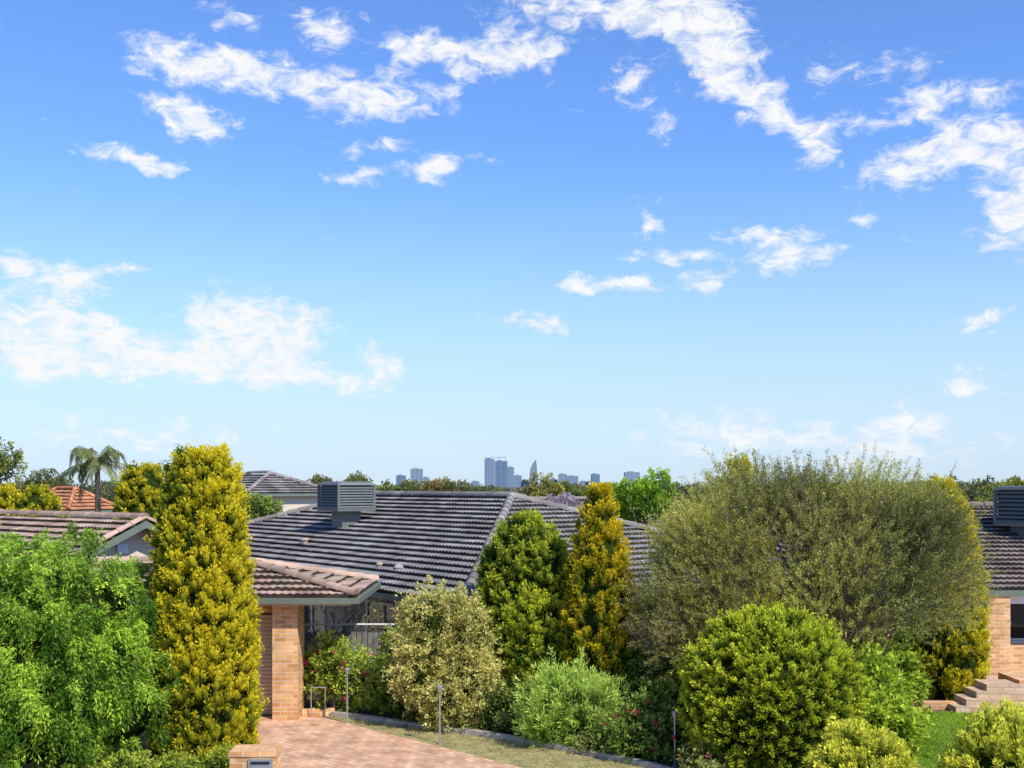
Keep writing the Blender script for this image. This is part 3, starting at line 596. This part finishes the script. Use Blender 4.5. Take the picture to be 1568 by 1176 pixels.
def cooler(parent,x,y,z0,zb,zt,s,rot):
    mb=MB(); box(mb,(x,y,(z0+zb)/2),(s*.5,s*.5,zb-z0),rot,m=0); mb.build('cooler_duct',M_cool,parent=parent)
    mb=MB(); box(mb,(x,y,(zb+zt)/2),(s*.86,s*.86,zt-zb-.1),rot); mb.build('cooler_core',M_coold,parent=parent)
    mb=MB(); H=zt-zb; cr,sr=math.cos(rot),math.sin(rot)
    def rect(k): return [(x+a*k*cr-b*k*sr,y+a*k*sr+b*k*cr) for a,b in((-.5,-.5),(.5,-.5),(.5,.5),(-.5,.5))]
    box(mb,(x,y,zb+.05),(s*1.0,s*1.0,.10),rot,taper=1.02)
    nsl=8
    for i in range(nsl):
        zz=zb+.13+(H-.3)*i/(nsl-1); k=s*(1.02-.06*i/(nsl-1)); o=A(rect(k)); inn=A(rect(k-.12)); 
        V=np.concatenate([np.c_[o,np.full(4,zz-.022)],np.c_[inn,np.full(4,zz+.035)],np.c_[o,np.full(4,zz-.005)],np.c_[inn,np.full(4,zz+.05)]])
        F=[]
        for q in range(4):
            r_=(q+1)%4; F+=[(q,r_,4+r_,4+q),(8+q,8+r_,12+r_,12+q),(q,r_,8+r_,8+q)]
        mb.add(V,F)
    for a,b in((-.5,-.5),(.5,-.5),(.5,.5),(-.5,.5)):
        k=s*.95; box(mb,(x+a*k*cr-b*k*sr,y+a*k*sr+b*k*cr,zb+H/2),(.07,.07,H-.16),rot)
    box(mb,(x,y,zt-.05),(s*1.0,s*1.0,.08),rot,taper=.93); box(mb,(x,y,zt),(s*.9,s*.9,.04),rot,taper=.8)
    mb.build('cooler_louvres',M_cool,parent=parent)
cooler(e,-5.04,33.35,3.3,3.86,4.73,1.28,math.atan2(d[1],d[0]))

# right house
e,c,d,n1=hip_house('brick_house',(13.0,33),(22,33),6.3,3.97,2.08,M_tile_right,M_brick_o,walls=False,over=.6)
mb=MB(); poly=[(7.3,27.3),(11.2,27.3),(11.2,28.9),(27.7,28.9),(27.7,38.7),(7.3,38.7)]
ring(mb,poly,.23,-.05,1.95); mb.build('walls',M_brick_o,parent=e,uv=True)
mb=MB(); box(mb,(11.75,26.95,.97),(.75,.5,1.95)); mb.build('porch_brick_pier',M_brick_o,parent=e,uv=True)
mb=MB(); box(mb,(13.73,26.95,.33),(3.2,.3,.72)); mb.build('porch_planter_wall',M_brick_o,parent=e,uv=True)
mb=MB(); box(mb,(14.2,26.95,1.83),(4.1,.2,.2)); mb.build('porch_beam',M_white,parent=e)
window(e,(13.9,28.9),(1,0),(0,-1),1.7,1.2,1.15)
cooler(e,14.35,30.6,3.05,3.5,4.6,1.2,.5)

# grey-roof house and orange-roof house in distance
e,c,d,n1=hip_house('two_storey_house',(-12.6,57),(-14.2,59),2.4,5.25,4.25,M_tile_main,M_cream,over=.35)
window(e,c[0]+d*1.9-n1*.35,d,n1,.9,.8,3.4); window(e,c[0]+d*3.6-n1*.35,d,n1,.9,.8,3.4)
hip_house('house',(-24.3,61),(-25.6,61.8),1.7,4.45,3.3,M_tile_orange,M_cream,over=.4)
hip_house('house',(-3.0,52),(4,53),4.0,3.95,2.6,M_tile_right,M_cream,over=.5)

# left house: garage wing + gabled wing
e=empty('garage_house',(-7,24,0))
mb=MB(); A0=(-3.03,21.3,2.44); A1=(-12.5,21.3,2.44); B0=(-5.55,22.95,2.98); B1=(-12.5,22.95,2.98)
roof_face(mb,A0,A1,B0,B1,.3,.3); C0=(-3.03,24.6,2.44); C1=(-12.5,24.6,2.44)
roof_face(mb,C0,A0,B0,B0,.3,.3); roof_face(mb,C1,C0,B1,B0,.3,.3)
mb.build('roof_tiles',M_tile_left,parent=e)
mb=MB(); caps(mb,A(A0)+A((0,0,.05)),A(B0)+A((0,0,.04)),r=.09); caps(mb,A(C0)+A((0,0,.05)),A(B0)+A((0,0,.04)),r=.09); caps(mb,A(B0)+A((0,0,.04)),A(B1)+A((0,0,.04)),r=.09); mb.build('ridge_caps',M_tile_left,parent=e)
mb=MB(); ring(mb,[(-12.5,21.22),(-2.95,21.22),(-2.95,24.68),(-12.5,24.68)],.11,2.33,2.435); mb.build('gutter',M_fascia,parent=e)
mb=MB(); box(mb,(-7.75,22.95,2.30),(9.2,3.2,.03)); mb.build('soffit',M_cream,parent=e)
mb=MB(); box(mb,(-4.47,21.95,1.13),(.5,.7,2.28)); box(mb,(-4.9,23.3,1.13),(.23,1.8,2.28)); box(mb,(-9.6,22.1,1.13),(5.0,.3,2.28)); box(mb,(-8.6,24.1,1.13),(7.1,.2,2.28)); mb.build('walls',M_brick_o,parent=e,uv=True)
mb=MB(); box(mb,(-5.91,22.1,2.17),(2.37,.28,.2)); mb.build('garage_lintel',M_brick_o,parent=e,uv=True)
mb=MB()
for i in range(25): box(mb,(-5.91,22.12,.05+i*.08),(2.36,.05,.07)); box(mb,(-5.91,22.15,.09+i*.08),(2.36,.03,.02))
mb.build('garage_roller_door',M_door,parent=e)
# gabled wing
mb=MB(); rd=nrm(A((-5.7,4.4))); gn=A((-rd[1],rd[0])); gn=gn if gn[1]<0 else -gn; ap=A((-9.35,28.0)); zr=3.74; hw=3.0; sl_=.45
a3=lambda p,z:(p[0],p[1],z); far=ap+rd*14
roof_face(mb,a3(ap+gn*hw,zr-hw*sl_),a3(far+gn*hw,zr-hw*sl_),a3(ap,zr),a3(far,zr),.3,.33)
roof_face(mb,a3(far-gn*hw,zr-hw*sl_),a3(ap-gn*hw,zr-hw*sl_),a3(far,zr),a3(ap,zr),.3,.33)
mb.build('gable_roof_tiles',M_tile_left,parent=e)
mb=MB(); caps(mb,a3(ap,zr+.04),a3(far,zr+.04)); 
for s in (1,-1): caps(mb,a3(ap+gn*hw*s+rd*.06,zr-hw*sl_+.05),a3(ap+rd*.06,zr+.04),r=.08)
mb.build('gable_ridge_caps',M_tile_left,parent=e)
mb=MB()
for s in (1,-1):
    p0=ap-rd*.03; p1=ap+gn*hw*s-rd*.03; t_=rd*.05
    V=[a3(p0,zr-.02),a3(p1,zr-hw*sl_-.02),a3(p1,zr-hw*sl_-.20),a3(p0,zr-.20)]; V+= [a3(A(v[:2])+t_,v[2]) for v in V]
    mb.add(V,[(0,1,2,3),(7,6,5,4),(0,4,5,1),(1,5,6,2),(2,6,7,3)])
mb.build('barge_boards',M_fascia,parent=e)
mb=MB(); g=ap+rd*.55; k=2.5
V=[a3(g+gn*k,0),a3(g-gn*k,0),a3(g-gn*k,zr-k*sl_-.08),a3(g,zr-.08),a3(g+gn*k,zr-k*sl_-.08)]; V2=[a3(A(v[:2])+rd*13,v[2]) for v in V]
mb.add(V+V2,[(0,1,2,3,4)]); mb.add(V+V2,[(0,4,9,5),(1,2,7,6)]); mb.build('gable_walls',M_cream,parent=e)
mb=MB(); box(mb,(*(g-rd*.06+gn*.35),3.02),(.3,.02,.25),math.atan2(gn[1],gn[0])); mb.build('gable_vent',M_white,parent=e)
pipe(e,-8.6,22.3,2.8,.25,.06,'vent_pipe',M_metal)

# fence
e=empty('paling_fence',(-3.6,24.6,0))
mb=MB()
for i in range(22): box(mb,(-4.55+i*.125,24.6,.66+rng.uniform(-.02,.02)),(.105,.02,1.36),col=(1,1,1))
mb.build('palings',M_fence,parent=e)
mb=MB(); 
for zz in (.3,1.15): box(mb,(-3.2,24.64,zz),(2.8,.05,.08))
for i in range(4): box(mb,(-4.6+i*.93,24.52,.74),(.09,.09,1.5))
mb.build('rails_and_posts',M_fence,parent=e)
mb=MB(); tube(mb,[(-4.6,24.5,1.52),(-1.8,24.5,1.52)],[.025,.025],sides=6); mb.build('top_rail',M_white,parent=e)
mb=MB()
for i in range(40):
    x0=rng.uniform(-4.5,-2.6); P=smooth_path([(x0,25.0,.5),(x0+rng.normal(0,.15),25,1.2),(x0+rng.normal(0,.35),25,rng.uniform(1.6,2.05))],4); tube(mb,P,np.linspace(.012,.005,len(P)),m=1,sides=4)
P=np.c_[rng.uniform(-4.6,-2.5,120),rng.normal(25,.1,120),rng.uniform(1.0,2.0,120)]
tufts(mb,P,rng.normal(size=P.shape)+A((0,0,.5)),8,.15,.09,.06,.03,(.08,.11,.03),(.48,.50,.20),rng.normal(0,.3,120),jit=.8)
mb.build('climbing_vine',[M_leaf,M_bark],origin=(-3.5,25,0))

# brick letterbox
e=empty('brick_letterbox',(-3.6,15.4,0))
mb=MB(); box(mb,(-3.6,15.4,.43),(.62,.42,.86)); mb.build('pillar',M_brick_o,parent=e,uv=True)
mb=MB(); box(mb,(-3.6,15.4,.895),(.66,.46,.065),taper=.97); mb.build('capping_bricks',M_brick_o,parent=e,uv=True)
mb=MB(); box(mb,(-3.48,15.18,.74),(.34,.03,.18),m=0); box(mb,(-3.48,15.16,.78),(.26,.02,.035),m=1); box(mb,(-3.48,15.16,.71),(.26,.02,.06),m=0); mb.build('mail_slot',[M_metal,M_coold],parent=e)
# garden lights
for (x,y,h) in ((-1.29,19.6,1.05),(2.67,18.0,.92),(-3.2,21.3,1.08)):
    e=empty('garden_stake_light',(x,y,0)); mb=MB(); tube(mb,[(x,y,0),(x,y,h-.1)],[.016,.014],sides=8); tube(mb,[(x,y,0),(x,y,.03)],[.05,.05],sides=10); mb.build('stake',M_metal,parent=e)
    mb=MB(); tube(mb,[(x,y,h-.12),(x,y,h-.03)],[.03,.045],sides=12); tube(mb,[(x,y,h-.028),(x,y,h)],[.065,.03],sides=12); mb.build('lamp_head',M_metal,parent=e)
mb=MB()
for x in (-4.0,-3.72): tube(mb,[(x,21.85,0),(x,21.85,.62)],[.012,.012],sides=6)
tube(mb,[(-4.0,21.85,.6),(-3.72,21.85,.6)],[.01,.01],sides=6); mb.build('garden_hoop_stake',M_metal,origin=(-3.9,21.85,0))
mb=MB(); box(mb,(8.35,22.75,.06),(1.9,.24,.16)); mb.build('brick_border',M_brick_o,uv=True)
e=empty('brick_steps',(9.6,22.6,0)); mb=MB()
for i in range(4): box(mb,(9.15+i*.26+.5,22.55+i*.12,.065+i*.13),(1.3,.62,.126))
mb.build('treads',M_pave2,parent=e,uv=True)
mb=MB(); box(mb,(11.2,23.2,.28),(1.4,1.0,.62)); mb.build('planter_wall',M_brick_o,parent=e,uv=True)
sheet('patio',[(9.8,22.9),(18,22.9),(18,28.7),(10.3,28.7),(10.3,25)],.006,M_pave2)
kerb('rose_bed_brick_edging',[(-4.2,22.0),(-3.75,21.95),(-3.6,22.1)],.12,.14,M_brick_o)

# ------------------------------------------------------------- city skyline
def tower_mat(name,c1,c2,sx,sz):
    m,nt,out=newmat(name); L=nt.links.new; uv=N(nt,'ShaderNodeUVMap'); b=N(nt,'ShaderNodeTexBrick'); b.offset=0
    b.inputs['Scale'].default_value=1; b.inputs['Brick Width'].default_value=sx; b.inputs['Row Height'].default_value=sz; b.inputs['Mortar Size'].default_value=sz*.14
    b.inputs['Color1'].default_value=(*c1,1); b.inputs['Color2'].default_value=(*(A(c1)*.85),1); b.inputs['Mortar'].default_value=(*c2,1); L(uv.outputs[0],b.inputs['Vector'])
    p=N(nt,'ShaderNodeBsdfPrincipled'); p.inputs['Roughness'].default_value=.7; L(b.outputs['Color'],p.inputs['Base Color']); L(p.outputs[0],out.inputs[0]); return m
MT1=tower_mat('hazy_blue_facade',(.10,.175,.27),(.16,.25,.36),40,14); MT2=tower_mat('hazy_pale_facade',(.27,.33,.40),(.12,.18,.26),30,14); MT3=tower_mat('hazy_grey_facade',(.15,.22,.31),(.22,.30,.40),20,12)  # bluish distance haze is mixed into these facade colours
k8=8000/1680
def tower(parts,mat,masts=()):
    mb=MB(); cx=0
    for (px0,px1,up,dy) in parts:
        x0,x1=px0*k8,px1*k8; H=up*k8+4.6; cx=x0
        box(mb,((x0+x1)/2,8000+dy,H/2),(x1-x0,60,H),.0)
        box(mb,((x0+x1)/2-(x1-x0)*.1,8000+dy,H+3),((x1-x0)*.4,30,6))
    for (px,u0,u1) in masts: tube(mb,[(px*k8,7990,u0*k8),(px*k8,7990,u1*k8)],[1.8,1.2],sides=5)
    mb.build('skyscraper',mat,uv=True,origin=(cx,8000,0))
tower([(-42,-27,42,0)],MT3,[(-41,42,49),(-30,42,48)]); tower([(-26.5,-7,39,20)],MT1,[(-20,39,47),(-10,39,48)]); tower([(-7,3,30,60)],MT3)
mb=MB(); tube(mb,[(-41*k8,7980,44.5*k8),(-10*k8,7980,45.5*k8)],[1.8,1.8],sides=4); mb.build('tower_crane',MT3,origin=(-130,7980,0))
for p,m in (([(3,15,17,80)],MT3),([(-155,-137,27,0),(-137,-127,14,10)],MT2),([(-177,-163,17,0)],MT1),([(71,84,19,0)],MT2),([(84,101,16,0)],MT3),([(121,134,19,0)],MT1),([(172,195,22,0)],MT2),([(-62,-50,8,0)],MT3),([(-104,-92,6,0)],MT2),([(48,60,7,0)],MT3),([(-125,-112,8,50)],MT3),([(15,26,10,90)],MT2),([(104,118,8,50)],MT2),([(140,152,6,0)],MT3),([(-85,-72,5,60)],MT1),([(60,70,11,60)],MT1)): tower(p,m)
mb=MB(); prof=[(27,-5),(27,20),(28.5,28),(31,34),(34,38.5),(36,41)]; x1=39.5
Fp=[]
for yy in (7975,8030):
    for (a,u) in prof: Fp.append((a*k8,yy,max(u*k8+4.6,0)))
    Fp.append((37.2*k8,yy,38*k8)); Fp.append((x1*k8,yy,14*k8)); Fp.append((x1*k8,yy,0))
Fp=A(Fp); n=len(Fp)//2; mb.add(Fp,[list(range(n))]); mb.add(Fp,[list(range(n,2*n))[::-1]]); mb.add(Fp,[(i,(i+1)%n,n+(i+1)%n,n+i) for i in range(n)])
mb.build('sail_shaped_skyscraper',MT3,uv=True,origin=(160,8000,0))
